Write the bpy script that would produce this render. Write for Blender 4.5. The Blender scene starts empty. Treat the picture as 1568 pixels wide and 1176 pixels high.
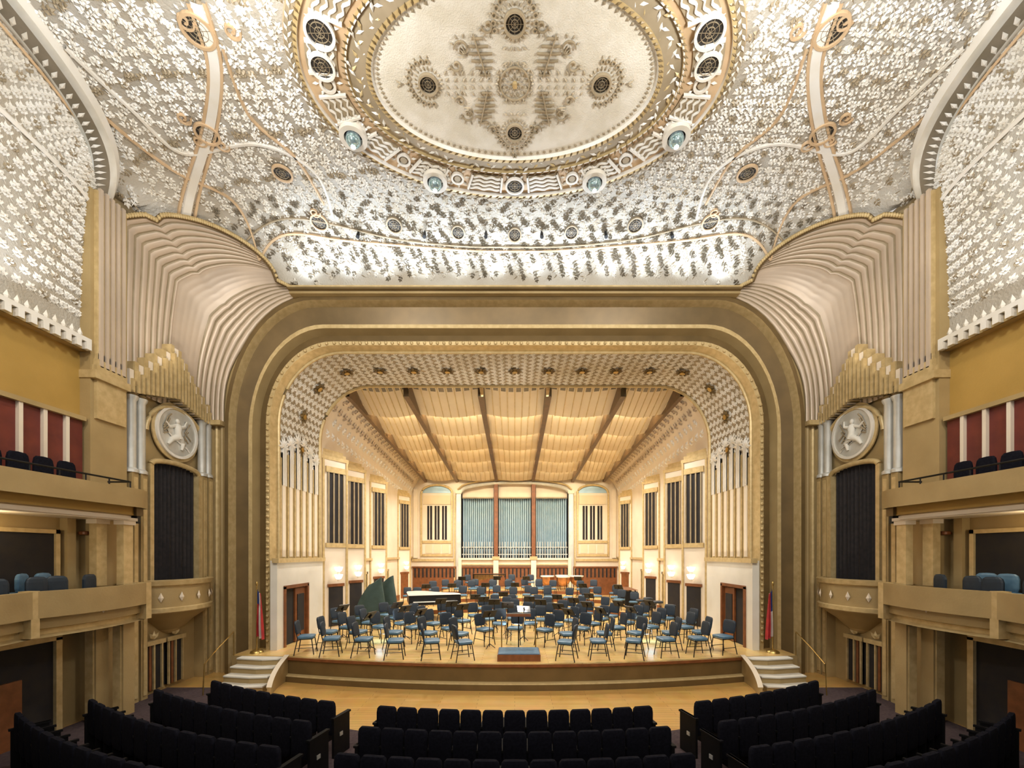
import bpy, math, random
from mathutils import Vector, Matrix
random.seed(7)
sin,cos,pi,sqrt=math.sin,math.cos,math.pi,math.sqrt
EZ=3.2
F=900.0; CU=1112.0; CV=1195.0
sc=bpy.context.scene
def clamp(a,lo=0.0,hi=1.0): return max(lo,min(hi,a))
# ---------------------------------------------------------------- materials
def mat(name,col,rough=0.5,metal=0.0,col2=None,nscale=6.0,bump=0.0,bscale=40.0,emit=None,estr=0.0,spec=None):
    m=bpy.data.materials.new(name); m.use_nodes=True
    nt=m.node_tree; b=nt.nodes['Principled BSDF']
    b.inputs['Roughness'].default_value=rough; b.inputs['Metallic'].default_value=metal
    if spec is not None: b.inputs['Specular IOR Level'].default_value=spec
    tc=nt.nodes.new('ShaderNodeTexCoord')
    if col2 is None: col2=tuple(c*0.8 for c in col)
    n=nt.nodes.new('ShaderNodeTexNoise'); n.inputs['Scale'].default_value=nscale; n.inputs['Detail'].default_value=4
    nt.links.new(tc.outputs['Object'],n.inputs['Vector'])
    r=nt.nodes.new('ShaderNodeValToRGB')
    r.color_ramp.elements[0].position=0.35; r.color_ramp.elements[1].position=0.65
    r.color_ramp.elements[0].color=(*col,1); r.color_ramp.elements[1].color=(*col2,1)
    nt.links.new(n.outputs['Fac'],r.inputs['Fac']); nt.links.new(r.outputs['Color'],b.inputs['Base Color'])
    if bump:
        n2=nt.nodes.new('ShaderNodeTexNoise'); n2.inputs['Scale'].default_value=bscale; n2.inputs['Detail'].default_value=3
        nt.links.new(tc.outputs['Object'],n2.inputs['Vector'])
        bp=nt.nodes.new('ShaderNodeBump'); bp.inputs['Strength'].default_value=bump; bp.inputs['Distance'].default_value=0.03
        nt.links.new(n2.outputs['Fac'],bp.inputs['Height']); nt.links.new(bp.outputs['Normal'],b.inputs['Normal'])
    if emit:
        b.inputs['Emission Color'].default_value=(*emit,1); b.inputs['Emission Strength'].default_value=estr
    return m
def woodmat(name,c1,c2,rough,axis_scale):
    m=bpy.data.materials.new(name); m.use_nodes=True; nt=m.node_tree; b=nt.nodes['Principled BSDF']
    tc=nt.nodes.new('ShaderNodeTexCoord')
    br=nt.nodes.new('ShaderNodeTexBrick'); br.inputs['Scale'].default_value=1.0
    br.inputs['Brick Width'].default_value=1.6; br.inputs['Row Height'].default_value=0.11; br.inputs['Mortar Size'].default_value=0.004
    br.inputs['Color1'].default_value=(*c1,1); br.inputs['Color2'].default_value=(*c2,1); br.inputs['Mortar'].default_value=(*[c*.45 for c in c1],1)
    mp=nt.nodes.new('ShaderNodeMapping'); mp.inputs['Scale'].default_value=axis_scale
    nt.links.new(tc.outputs['Object'],mp.inputs['Vector']); nt.links.new(mp.outputs['Vector'],br.inputs['Vector'])
    n=nt.nodes.new('ShaderNodeTexNoise'); n.inputs['Scale'].default_value=3; n.inputs['Detail'].default_value=6
    nt.links.new(tc.outputs['Object'],n.inputs['Vector'])
    mx=nt.nodes.new('ShaderNodeMixRGB'); mx.blend_type='MULTIPLY'; mx.inputs['Fac'].default_value=0.25
    nt.links.new(br.outputs['Color'],mx.inputs['Color1']); nt.links.new(n.outputs['Color'],mx.inputs['Color2'])
    nt.links.new(mx.outputs['Color'],b.inputs['Base Color']); b.inputs['Roughness'].default_value=rough
    return m
SILVER=mat('silver_leaf',(0.50,0.47,0.41),0.5,0.1,(0.42,0.37,0.29),1.0,0.6,26)
LEAF=mat('leaf_relief',(0.24,0.20,0.145),0.5,0.15,(0.18,0.15,0.10),3)
LEAFL=mat('leaf_relief_pale',(0.85,0.83,0.78),0.45,0.05,(0.75,0.70,0.60),1.2)
CREAMC=mat('ceiling_cream',(0.88,0.83,0.72),0.6,0.0,(0.74,0.68,0.55),2.5,0.4,50)
ORN=mat('oval_ornament_gilt',(0.50,0.41,0.28),0.5,0.15,(0.42,0.34,0.22),3)
PEACH=mat('ceiling_peach_gold',(0.68,0.49,0.30),0.5,0.15,(0.58,0.41,0.24),3)
TAUPE=mat('ceiling_taupe',(0.40,0.32,0.21),0.5,0.15,(0.32,0.255,0.16),3)
GOLD=mat('wall_gold',(0.46,0.335,0.155),0.5,0.1,(0.39,0.28,0.125),1.5,0.1,30)
DGOLD=mat('dark_gold',(0.19,0.125,0.05),0.4,0.25,(0.15,0.10,0.04),2)
LGOLD=mat('bright_gold',(0.66,0.51,0.26),0.4,0.25,(0.54,0.40,0.19),8)
OCHRE=mat('ochre_wall',(0.46,0.28,0.065),0.6,0.0,(0.41,0.25,0.055),1.5,0.1,30)
PINKG=mat('pink_silver',(0.64,0.52,0.40),0.42,0.2,(0.56,0.46,0.36),1.2)
CREAM=mat('cream_plaster',(0.82,0.72,0.58),0.5,0.0,(0.77,0.66,0.52),1.5,0.05,30)
WHITE=mat('white_plaster',(0.78,0.75,0.67),0.5,0.0,(0.73,0.70,0.62),2)
SILC=mat('silver_column',(0.72,0.72,0.68),0.35,0.4,(0.6,0.6,0.55),3)
DARK=mat('dark_opening',(0.012,0.01,0.012),0.8,0,(0.02,0.015,0.012),5)
DRAPE=mat('black_drape',(0.015,0.013,0.014),0.9,0,(0.025,0.02,0.02),10)
GRILL=mat('grille_bronze',(0.03,0.027,0.025),0.5,0.4,(0.05,0.045,0.04),10)
REDW=mat('red_panel',(0.17,0.03,0.018),0.5,0,(0.12,0.02,0.015),4)
BROWN=mat('brown_wood',(0.24,0.085,0.03),0.4,0,(0.17,0.06,0.02),6)
RIBW=mat('rib_brown',(0.17,0.10,0.05),0.45,0.05,(0.13,0.08,0.04),6)
SEATM=mat('seat_black_fabric',(0.004,0.004,0.008),0.9,0,(0.008,0.008,0.014),30,spec=.15)
SEATW=mat('seat_frame',(0.008,0.007,0.008),0.6,0,(0.006,0.006,0.006),10,spec=.2)
BLUE=mat('chair_blue_vinyl',(0.10,0.20,0.30),0.4,0,(0.07,0.15,0.24),10)
NAVY=mat('chair_navy_back',(0.015,0.028,0.045),0.5,0,(0.012,0.022,0.038),10)
BLACK=mat('black_metal',(0.015,0.015,0.017),0.35,0.5,(0.02,0.02,0.02),10)
PIPE=mat('organ_pipe',(0.40,0.55,0.66),0.35,0.35,(0.34,0.50,0.62),2)
BRASS=mat('brass',(0.6,0.42,0.15),0.3,0.9,(0.5,0.35,0.12),8)
COPPER=mat('copper',(0.6,0.3,0.15),0.3,0.9,(0.5,0.25,0.12),8)
GREEN=mat('green_cover',(0.02,0.045,0.04),0.7,0,(0.03,0.06,0.055),5)
CARPET=mat('aisle_carpet',(0.09,0.065,0.065),0.95,0,(0.065,0.045,0.05),20,0.3,200,spec=.1)
PANELC=mat('stage_ceiling_panel',(0.76,0.64,0.44),0.5,0,(0.70,0.57,0.38),1.0)
WOODF=woodmat('stage_floor_wood',(0.82,0.53,0.18),(0.90,0.62,0.26),0.25,(1,1,1))
WOODA=woodmat('auditorium_floor_wood',(0.60,0.34,0.09),(0.68,0.41,0.13),0.3,(1,1,1))
GLOW=mat('lamp_glow',(0.9,0.9,0.85),0.4,0,None,3,emit=(1.0,0.95,0.85),estr=1.8)
GLASS=mat('lamp_glass',(0.55,0.72,0.72),0.05,0.8,(0.08,0.2,0.2),25,emit=(0.9,1,1),estr=0.12)
FLAGR=mat('flag_red',(0.5,0.03,0.03),0.7,0,(0.35,0.02,0.03),5)
FLAGB=mat('flag_blue',(0.03,0.05,0.2),0.7,0,(0.02,0.04,0.15),5)
FLAGW=mat('flag_white',(0.7,0.66,0.6),0.7,0,(0.6,0.56,0.5),5)
# ---------------------------------------------------------------- builder
class B:
    def __init__(s): s.v=[];s.f=[];s.m=[];s.mats=[]
    def mi(s,m):
        if m not in s.mats: s.mats.append(m)
        return s.mats.index(m)
    def face(s,idx,m): s.f.append(tuple(idx)); s.m.append(s.mi(m))
    def poly(s,pts,m):
        b=len(s.v); s.v+= [tuple(p) for p in pts]; s.face(range(b,b+len(pts)),m)
    def grid(s,rows,m,close=False,mfun=None):
        b=len(s.v); n=len(rows[0])
        for r in rows: s.v+=[tuple(p) for p in r]
        for i in range(len(rows)-1):
            for j in range(n if close else n-1):
                k=(j+1)%n
                s.face((b+i*n+j,b+i*n+k,b+(i+1)*n+k,b+(i+1)*n+j), mfun(i,j) if mfun else m)
    def box(s,x0,x1,y0,y1,z0,z1,m):
        b=len(s.v)
        s.v+=[(x0,y0,z0),(x1,y0,z0),(x1,y1,z0),(x0,y1,z0),(x0,y0,z1),(x1,y0,z1),(x1,y1,z1),(x0,y1,z1)]
        for q in ((0,3,2,1),(4,5,6,7),(0,1,5,4),(1,2,6,5),(2,3,7,6),(3,0,4,7)): s.face([b+i for i in q],m)
    def lathe(s,cx,cy,prof,n,m,a0=0,a1=2*pi,mfun=None):
        full=abs(a1-a0-2*pi)<1e-4
        cnt=n if full else n+1
        rows=[]
        for r,z in prof:
            rows.append([(cx+r*cos(a0+(a1-a0)*i/n),cy+r*sin(a0+(a1-a0)*i/n),z) for i in range(cnt)])
        s.grid(rows,m,full,mfun)
        if full:
            b=len(s.v)-cnt*len(prof)
            if prof[0][0]>1e-4: s.face([b+i for i in range(cnt)][::-1],m)
            if prof[-1][0]>1e-4: s.face([b+cnt*(len(prof)-1)+i for i in range(cnt)],m)
    def cyl(s,cx,cy,z0,z1,r,n,m,r1=None): s.lathe(cx,cy,[(r,z0),(r if r1 is None else r1,z1)],n,m)
    def tube(s,pts,r,n,m,closed=False):
        pts=[Vector(p) for p in pts]; rows=[]
        N=len(pts)
        for i,p in enumerate(pts):
            if closed: t=pts[(i+1)%N]-pts[i-1]
            else: t=pts[min(i+1,N-1)]-pts[max(i-1,0)]
            if t.length<1e-9: t=Vector((0,0,1))
            t.normalize(); a=Vector((0,0,1)) if abs(t.z)<0.9 else Vector((1,0,0))
            u=t.cross(a).normalized(); w=t.cross(u)
            rr=r[i] if isinstance(r,(list,tuple)) else r
            rows.append([p+u*(rr*cos(2*pi*k/n))+w*(rr*sin(2*pi*k/n)) for k in range(n)])
        if closed: rows.append(rows[0])
        s.grid(rows,m,True)
        if not closed:
            b=len(s.v)-n*len(rows)
            s.face([b+i for i in range(n)],m); s.face([len(s.v)-n+i for i in range(n)],m)
    def pillow(s,c,h,m,e=0.45,nu=12,nv=7):
        rows=[]
        sg=lambda v,p: math.copysign(abs(v)**p,v)
        for i in range(nv+1):
            ph=-pi/2+pi*i/nv
            rows.append([(c[0]+h[0]*sg(cos(ph),e)*sg(cos(2*pi*j/nu+.26),e),c[1]+h[1]*sg(cos(ph),e)*sg(sin(2*pi*j/nu+.26),e),c[2]+h[2]*sg(sin(ph),e)) for j in range(nu)])
        s.grid(rows,m,True)
    def leaf(s,p,d,n,L,W,m,h=0.03):
        sd=d.cross(n).normalized()
        a=p+n*0.005; c=p+d*L+n*0.005; mid=p+d*L*0.45
        l=mid+sd*W+n*0.003; r=mid-sd*W+n*0.003; t=mid+n*h
        s.poly([a,l,t],m);s.poly([l,c,t],m);s.poly([c,r,t],m);s.poly([r,a,t],m)
    def sprig(s,p,d,n,S,m,W=.14,h=.03):
        d=(d-n*d.dot(n)).normalized(); sd=d.cross(n).normalized()
        s.leaf(p+d*S*.35,d,n,S*.75,S*W,m,h)
        for k,a in ((0.0,1),(0.0,-1),(0.4,1),(0.4,-1)):
            q=p+d*(S*k); e=(d*0.62+sd*a*0.78).normalized()
            s.leaf(q,e,n,S*.55,S*W*.88,m,h)
        w=sd*S*.03
        s.poly([p-d*S*.3-w+n*.01,p-d*S*.3+w+n*.01,p+d*S*.5+w+n*.01,p+d*S*.5-w+n*.01],m)
    def ann(s,o,t1,t2,n,r0,r1,h,m,N=24):
        def ring(r,hh): return [o+t1*(r*cos(2*pi*k/N))+t2*(r*sin(2*pi*k/N))+n*hh for k in range(N)]
        if r0<=0: s.poly(ring(r1,h),m); s.grid([ring(r1,0),ring(r1,h)],m,True)
        else: s.grid([ring(r0,0),ring(r0,h),ring(r1,h),ring(r1,0)],m,True)
    def rosette(s,o,t1,t2,n,r,rim,face=None):
        s.ann(o,t1,t2,n,0,r,0.015,face or GRILL)
        s.ann(o,t1,t2,n,r,r*1.22,0.05,rim)
        for k in (0.35,0.68): s.ann(o,t1,t2,n,r*k,r*(k+.035),0.03,TAUPE,20)
        for a in range(4):
            e=t1*cos(a*pi/4)+t2*sin(a*pi/4); w=n.cross(e)*r*.02
            s.poly([o-e*r-w+n*.03,o+e*r-w+n*.03,o+e*r+w+n*.03,o-e*r+w+n*.03],TAUPE)
    def ribbon(s,pts,nrm,w,h,m):
        P=[Vector(p) for p in pts]; rows=[[],[],[],[]]
        for i,p in enumerate(P):
            t=(P[min(i+1,len(P)-1)]-P[max(i-1,0)]).normalized(); n=nrm(p) if callable(nrm) else nrm
            sd=t.cross(n).normalized()*w/2
            rows[0].append(p-sd);rows[1].append(p-sd*.7+n*h);rows[2].append(p+sd*.7+n*h);rows[3].append(p+sd)
        s.grid(rows,m)
    def merge(s,o,M):
        b=len(s.v); s.v+=[tuple(M@Vector(p)) for p in o.v]
        for f,mm in zip(o.f,o.m): s.face([b+i for i in f],o.mats[mm])
    def mesh(s,name,smooth=None):
        me=bpy.data.meshes.new(name); me.from_pydata(s.v,[],s.f)
        for m in s.mats: me.materials.append(m)
        me.polygons.foreach_set('material_index',s.m)
        me.update()
        if smooth:
            me.polygons.foreach_set('use_smooth',[True]*len(s.f))
            try: me.set_sharp_from_angle(angle=math.radians(smooth))
            except Exception: pass
        return me
    def build(s,name,smooth=None,loc=(0,0,0)):
        o=bpy.data.objects.new(name,s.mesh(name,smooth)); o.location=(loc[0],loc[1],loc[2]+EZ)
        sc.collection.objects.link(o); return o
def inst(me,name,x,y,z,rot,s=1.0):
    o=bpy.data.objects.new(name,me); o.location=(x,y,z+EZ); o.rotation_euler=(0,0,rot); o.scale=(s,s,s); sc.collection.objects.link(o); return o
# ---------------------------------------------------------------- ceiling
def zc(x,y):
    x=abs(x)
    zb=7.1+.27*clamp((x-5.9)/2.4)
    a=clamp((y-9.6)/1.6); b=clamp((x-5.6)/2.8)
    s=-((x-8.3)*2.5+(y-8.7)*2.4)/3.466
    c=clamp((1.1-s)/1.1)*.6
    t=min(1,a*a+b*b+c*c)
    return zb+(8.2-zb)*sqrt(1-t)
def lun(y):
    q=(y-4.5)/3.7
    return 8.3-1.05*sqrt(1-q*q) if abs(q)<1 else 8.3
def xmax(y):
    if y>8.7: return 8.3-(y-8.7)*0.96
    return lun(y)
def cn(p):
    e=.02
    gx=(zc(p[0]+e,p[1])-zc(p[0]-e,p[1]))/(2*e); gy=(zc(p[0],min(p[1]+e,11.19))-zc(p[0],p[1]-e))/(2*e)
    gx=clamp(gx,-3,3); gy=clamp(gy,-3,3)
    return Vector((gx,gy,-1)).normalized()
def cp(x,y,off=0.0):
    p=Vector((x,y,zc(x,y))); return p+cn(p)*off
def onceil(u,v):
    D=4.5
    while D<11.19:
        X=(u-CU)/F*D; Z=(CV-v)/F*D
        if Z>=zc(X,D): return X,D
        D+=0.01
    return (u-CU)/F*11.19,11.19
ys=[-2+0.4*i for i in range(20)]+[6+0.12*i for i in range(30)]+[9.6+1.6*sin(pi/2*i/24) for i in range(25)]
ys=sorted(set(round(y,4) for y in ys if y<=11.2))
b=B()
rows=[]
for y in ys:
    xm=xmax(y); rows.append([(xm*(-1+2*j/96),y,zc(xm*(-1+2*j/96),y)) for j in range(97)])
b.grid(rows,SILVER); b.build('ceiling',60)
OY=7.24; A0,B0=2.43,1.34; A1,B1=3.8,2.38
def ov(s,a):
    return ((A0+(A1-A0)*s)*cos(a), OY+(B0+(B1-B0)*s)*sin(a))
def inoval(x,y,s=1.0):
    return (x/(A0+(A1-A0)*s))**2+((y-OY)/(B0+(B1-B0)*s))**2<1
ros=[]
for (u,v,r) in [(427,60,.2),(447,285,.18),(610,370,.17),(690,477,.17),(852,484,.16),(990,500,.14)]:
    x,y=onceil(u,v); ros.append((x,y,r)); ros.append((-x,y,r))
x,y=onceil(1112,505); ros.append((0,y,.14))
b=B()
def okp(X,Y):
    return 5.2<Y<11.15 and abs(X)<xmax(Y)-.08 and not inoval(X,Y,1.05) and all((X-r[0])**2+(Y-r[1])**2>(r[2]*1.75)**2 for r in ros)
s_=1.12; ring=0
while s_<6.2:
    aa=A0+(A1-A0)*s_; bb_=B0+(B1-B0)*s_
    per=pi*(3*(aa+bb_)-sqrt((3*aa+bb_)*(aa+3*bb_))); N=int(per/.145)
    for k in range(N):
        a=2*pi*(k+.5*(ring%2))/N
        wob=.05*sin(k*pi/3)
        X,Y=ov(s_+wob,a)
        if ring%2 and Y<10.35: continue
        if Y>10.35 and Y<10.8 and ring%4==1: continue
        if not okp(X,Y): continue
        X2,Y2=ov(s_+.05*sin((k+1)*pi/3),2*pi*(k+1+.5*(ring%2))/N)
        n=cn((X,Y)); p=cp(X,Y)
        t=Vector((X2-X,Y2-Y,0)).normalized()
        if (ring//4)%2: t=-t
        nr=Vector((-t.y,t.x,0))
        side_=1 if k%2 else -1
        d=t*.62+nr*side_*.78
        d.z=-(d.x*n.x+d.y*n.y)/n.z
        fr=clamp((Y-9.3)/.8)
        r2=ring//2
        dark=((k*5+r2*3)%9==0) if fr<.3 else ((k+r2)%2==0 if fr>.8 else (k+r2)%3==0)
        b.sprig(p,d,n,.155 if Y<10.3 else .14,(LEAF if fr>.3 else TAUPE) if dark else LEAFL,.2,.04)
        t.z=-(t.x*n.x+t.y*n.y)/n.z; t.normalize()
        b.leaf(p,t,n,.15,.014,TAUPE,.02)
    s_+=.0575 if s_<3 else .0625; ring+=1
b.build('ceiling_leaf_relief')
# oval
b=B()
rows=[]
for i in range(13):
    r=i/12; rows.append([cp(A0*r*cos(2*pi*k/96),OY+B0*r*sin(2*pi*k/96),.03) for k in range(96)])
b.grid(rows,CREAMC,True)
rows=[]
for s_ in [0,.02,.08,.3,.31,.33,.34,.85,.86,.9,.91,1.0,1.01]:
    h={0:.03,.02:.09,.08:.09,.3:.03,.31:.08,.33:.08,.34:.02,.85:.02,.86:.09,.9:.09,.91:.05,1.0:.05,1.01:0}[s_]
    rows.append([cp(*ov(s_,2*pi*k/128),h) for k in range(128)])
ms=[LEAFL,LGOLD,TAUPE,LGOLD,LEAFL,LGOLD,PEACH,LEAFL,LGOLD,LGOLD,TAUPE,PEACH]
b.grid(rows,None,True,lambda i,j:ms[i])
for s_,N,sz in ((0.03,110,.05),(0.88,150,.05),(0.32,120,.03)):
    for k in range(N):
        a=2*pi*k/N; p=cp(*ov(s_,a),.09 if s_!=.32 else .08); p2=cp(*ov(s_+.05,a+.02),.09)
        d=(p2-p).normalized()
        b.leaf(p-d*.03,d,Vector((0,0,-1)),.11,.022,DGOLD,.02)
for k in range(110):
    a=2*pi*k/110; p=Vector((A0*.985*cos(a),OY+B0*.985*sin(a),0)); p.z=zc(p.x,p.y)-.035
    d=Vector((-cos(a),-sin(a)*.8,0)).normalized(); b.leaf(p,d,Vector((0,0,-1)),.08,.03,TAUPE,.02)
for k in range(150):
    a=2*pi*k/150; s_=.2+.06*sin(k*.9)
    x,y=ov(s_,a); n=Vector((0,0,-1)); p=cp(x,y,.06); t=Vector((-A1*sin(a),B1*cos(a),0)).normalized()
    r_=Vector((cos(a),sin(a),0))
    b.leaf(p,(t+r_*(.9 if k%2 else -.9)).normalized(),n,.15,.03,LEAFL if k%3 else LGOLD)
for k in range(200):
    a=2*pi*k/200; x,y=ov(.955,a); p=cp(x,y,.06); t=Vector((-A1*sin(a),B1*cos(a),0)).normalized(); r_=Vector((cos(a),sin(a),0))
    b.leaf(p-t*.06,(t+r_*(.5 if k%2 else -.5)).normalized(),Vector((0,0,-1)),.13,.025,LEAFL,.03)
NP=16
for k in range(NP):
    ac=2*pi*(k+.5)/NP
    w=2*pi/NP*.27
    rows=[[cp(*ov(s_,ac-w+2*w*j/8),.05) for j in range(9)] for s_ in (.42,.78)]
    b.grid(rows,TAUPE)
    for q in range(4):
        s_=.47+.088*q
        pts=[cp(*ov(s_+.02*sin(j*1.2),ac-w*.9+1.8*w*j/12),.05) for j in range(13)]
        b.ribbon(pts,Vector((0,0,-1)),.035,.03,LEAFL)
    for sgn in (-1,1):
        pts=[cp(*ov(.42+.36*j/4,ac+sgn*w),.05) for j in range(5)]
        b.ribbon(pts,Vector((0,0,-1)),.05,.04,LEAFL)
    a=2*pi*k/NP; x,y=ov(.6,a); o=cp(x,y,.03)
    b.ann(o,Vector((1,0,0)),Vector((0,1,0)),Vector((0,0,-1)),.1,.14,.05,LEAFL,16)
    b.ann(o,Vector((1,0,0)),Vector((0,1,0)),Vector((0,0,-1)),.0,.07,.04,TAUPE,12)
    for q in range(8):
        d=Vector((cos(q*pi/4),sin(q*pi/4),0)); b.leaf(o+d*.15,d,Vector((0,0,-1)),.12,.03,LEAFL,.03)
b.build('ceiling_oval_medallion',50)
# oval ornament
b=B(); DN=Vector((0,0,-1)); EX=Vector((1,0,0)); EY=Vector((0,1,0))
def op(p,q): return Vector((p*A0,OY+q*B0,zc(p*A0,OY+q*B0)-.035))
cen=op(0,0); DK=ORN
for R_,N,L in ((.05,8,.1),(.14,12,.1),(.27,18,.07)):
    for k in range(N):
        a=2*pi*(k+.5*(R_==.14))/N; d=Vector((cos(a),sin(a),0)); b.leaf(cen+d*R_,d,DN,L,.024,TAUPE if R_<.2 else DK,.03)
b.ann(cen,EX,EY,DN,0,.04,.06,LGOLD,16); b.ann(cen,EX,EY,DN,.245,.262,.03,DK)
for (p,q) in ((.62,0),(-.62,0),(0,.62),(0,-.62)):
    o=op(p,q); b.rosette(o,EX,EY,DN,.14,DK)
    d=(cen-o).normalized(); sd=d.cross(DN)
    for k in range(22):
        a=2*pi*k/22; e=Vector((cos(a),sin(a),0)); b.leaf(o+e*.19,e,DN,.08,.016,DK,.025)
        if e.dot(d)<.3:
            P_=o+e*.33; b.ann(P_,EX,EY,DN,.026,.038,.02,DK,10); b.leaf(o+e*.37,e,DN,.05,.014,DK,.02)
    Ld=(cen-o).length
    n_=int((Ld-.6)/.15)+1
    for k in range(n_):
        t=.3+(Ld-.62)*k/max(1,n_-1)
        for sg in (-1,1):
            for q2 in range(2):
                b.leaf(o+d*t+sd*sg*(.02+.1*q2),(d*(.9-.35*q2)+sd*sg).normalized(),DN,.1,.018,DK,.03)
    for k in range(3):
        for sg in (-1,1): b.leaf(o-d*(.42+.03*k),(-d+sd*sg*.4*k).normalized(),DN,.1,.015,DK,.03)
for sx in (-1,1):
    for sy in (-1,1):
        for k in range(6):
            yy=.14+.10*k; w=[.09,.14,.18,.19,.15,.09][k]; xc_=.50+.02*k
            P_=cen+Vector((sx*xc_,sy*yy,0))
            b.ribbon([P_-EX*w,P_-EX*w*.3,P_+EX*w*.3,P_+EX*w],DN,.026,.03,TAUPE)
        b.ribbon([cen+Vector((sx*(.48+.03*k),sy*(.1+.1*k),0)) for k in range(7)],DN,.02,.04,DK)
        for (ox,oy,R_,dr,m_) in ((.86,.5,.13,1,TAUPE),(.98,.28,.10,-1,DK),(.42,.80,.10,-1,TAUPE)):
            pts=[cen+Vector((sx*(ox+R_*(1-j/22)*cos(j*.38)),sy*(oy+dr*R_*(1-j/22)*sin(j*.38)),0)) for j in range(19)]
            b.ribbon(pts,DN,.018,.03,m_)
            for k in range(3):
                a=.4+k*.7; e=Vector((sx*cos(a),sy*dr*sin(a),0)); b.leaf(cen+Vector((sx*ox,sy*oy,0))+e*R_,e,DN,.08,.016,m_,.025)
        for k in range(4):
            a=-.6+.4*k+.5; e=Vector((sx*cos(a),sy*sin(a),0)); b.leaf(cen+Vector((sx*.78,sy*.4,0)),e,DN,.17,.018,DK,.03)
b.build('ceiling_oval_ornament')
# grille rosettes
b=B()
for (x,y,r) in ros:
    p=cp(x,y,.02); n=cn(p); t1=EX-n*n.x; t1.normalize(); t2=n.cross(t1)
    b.rosette(p,t1,t2,n,r,PEACH if r>.165 else TAUPE)
    for k in range(16):
        a=2*pi*k/16; d=t1*cos(a)+t2*sin(a); b.leaf(p+d*r*1.3,d,n,r*.4,r*.12,LEAFL,.02)
for s_,aa in ((.6,pi/2),(.6,-.15),(.6,pi+.15)):
    x,y=ov(s_,aa); b.rosette(cp(x,y,.07),EX,EY,DN,.17,LEAFL)
x,y=onceil(690,57)
for sg in (-1,1): b.rosette(cp(sg*abs(x),y,.07),EX,EY,DN,.19,LEAFL)
b.build('ceiling_grille_rosettes')
b=B()
def cpath(pts,n=10):
    out=[]
    W=[onceil(*p) for p in pts]
    for i in range(len(W)-1):
        for k in range(n):
            t=k/n; p0=W[max(i-1,0)];p1=W[i];p2=W[i+1];p3=W[min(i+2,len(W)-1)]
            q=[.5*((2*p1[c])+(-p0[c]+p2[c])*t+(2*p0[c]-5*p1[c]+4*p2[c]-p3[c])*t*t+(-p0[c]+3*p1[c]-3*p2[c]+p3[c])*t**3) for c in (0,1)]
            out.append(q)
    out.append(W[-1]); return out
for pts,w,m in [([(405,0),(450,150),(430,300),(385,460)],.06,PEACH),([(440,0),(478,140),(465,290),(420,470)],.06,PEACH),([(422,0),(464,145),(448,290),(402,466)],.2,LEAFL),
    ([(480,100),(540,250),(640,340),(700,440)],.05,PEACH),
    ([(140,100),(280,230),(400,330),(560,310),(680,370),(720,470)],.06,LEAFL),
    ([(120,150),(260,280),(380,370),(500,430),(560,560)],.05,PEACH),
    ([(560,560),(620,505),(760,520),(1000,540),(1112,542)],.06,PEACH),
    ([(520,530),(640,470),(840,512),(990,530),(1112,532)],.04,TAUPE)]:
    c=cpath(pts)
    for sg in (1,-1):
        b.ribbon([cp(sg*x,min(y,11.15),.0) for x,y in c],cn,w,.045,m)
for (u,v) in ((398,40),(430,300),(395,250),(480,310),(500,60),(680,455)):
    x,y=onceil(u,v)
    for sg in (1,-1):
        o=Vector((sg*x,y,0)); pts=[]
        for j in range(20):
            a=j*.45; r=.13*(1-j/22); pts.append(cp(o.x+r*cos(a),min(11.1,o.y+r*sin(a)),.01))
        b.ribbon(pts,cn,.035,.05,PEACH)
b.build('ceiling_gilded_scrollwork',50)
b=B()
for u in (775,918,1050,1170,1308,1450):
    x,y=onceil(u,500); p=cp(x,y); n=cn(p)
    b.tube([p,p+n*.1,p+n*.16+Vector((0,-.02,-.05))],[.02,.04,.045],10,BLACK)
b.build('ceiling_spotlights',40)
for (u,v) in ((763,282),(940,380)):
    x,y=onceil(u,v)
    for sg in (1,-1):
        b=B(); o=Vector((0,0,0))
        b.ann(o,EX,EY,DN,.17,.26,.1,LEAFL,32); b.ann(o,EX,EY,DN,0,.17,.02,DARK,32)
        b.lathe(0,0,[(.001,-.25)]+[(.14*sin(pi*k/10),-.11-.14*cos(pi*k/10)) for k in range(1,10)]+[(.001,.03)],20,GLASS)
        b.lathe(0,0,[(.05,-.255),(.05,-.26)],12,GLOW)
        for k in range(20):
            a=2*pi*k/20; d=Vector((cos(a),sin(a),0)); b.leaf(d*.26,d,DN,.08,.03,LEAFL)
        b.build('ceiling_globe_lamp',60,(sg*abs(x),y,zc(x,y)-.06))
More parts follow.
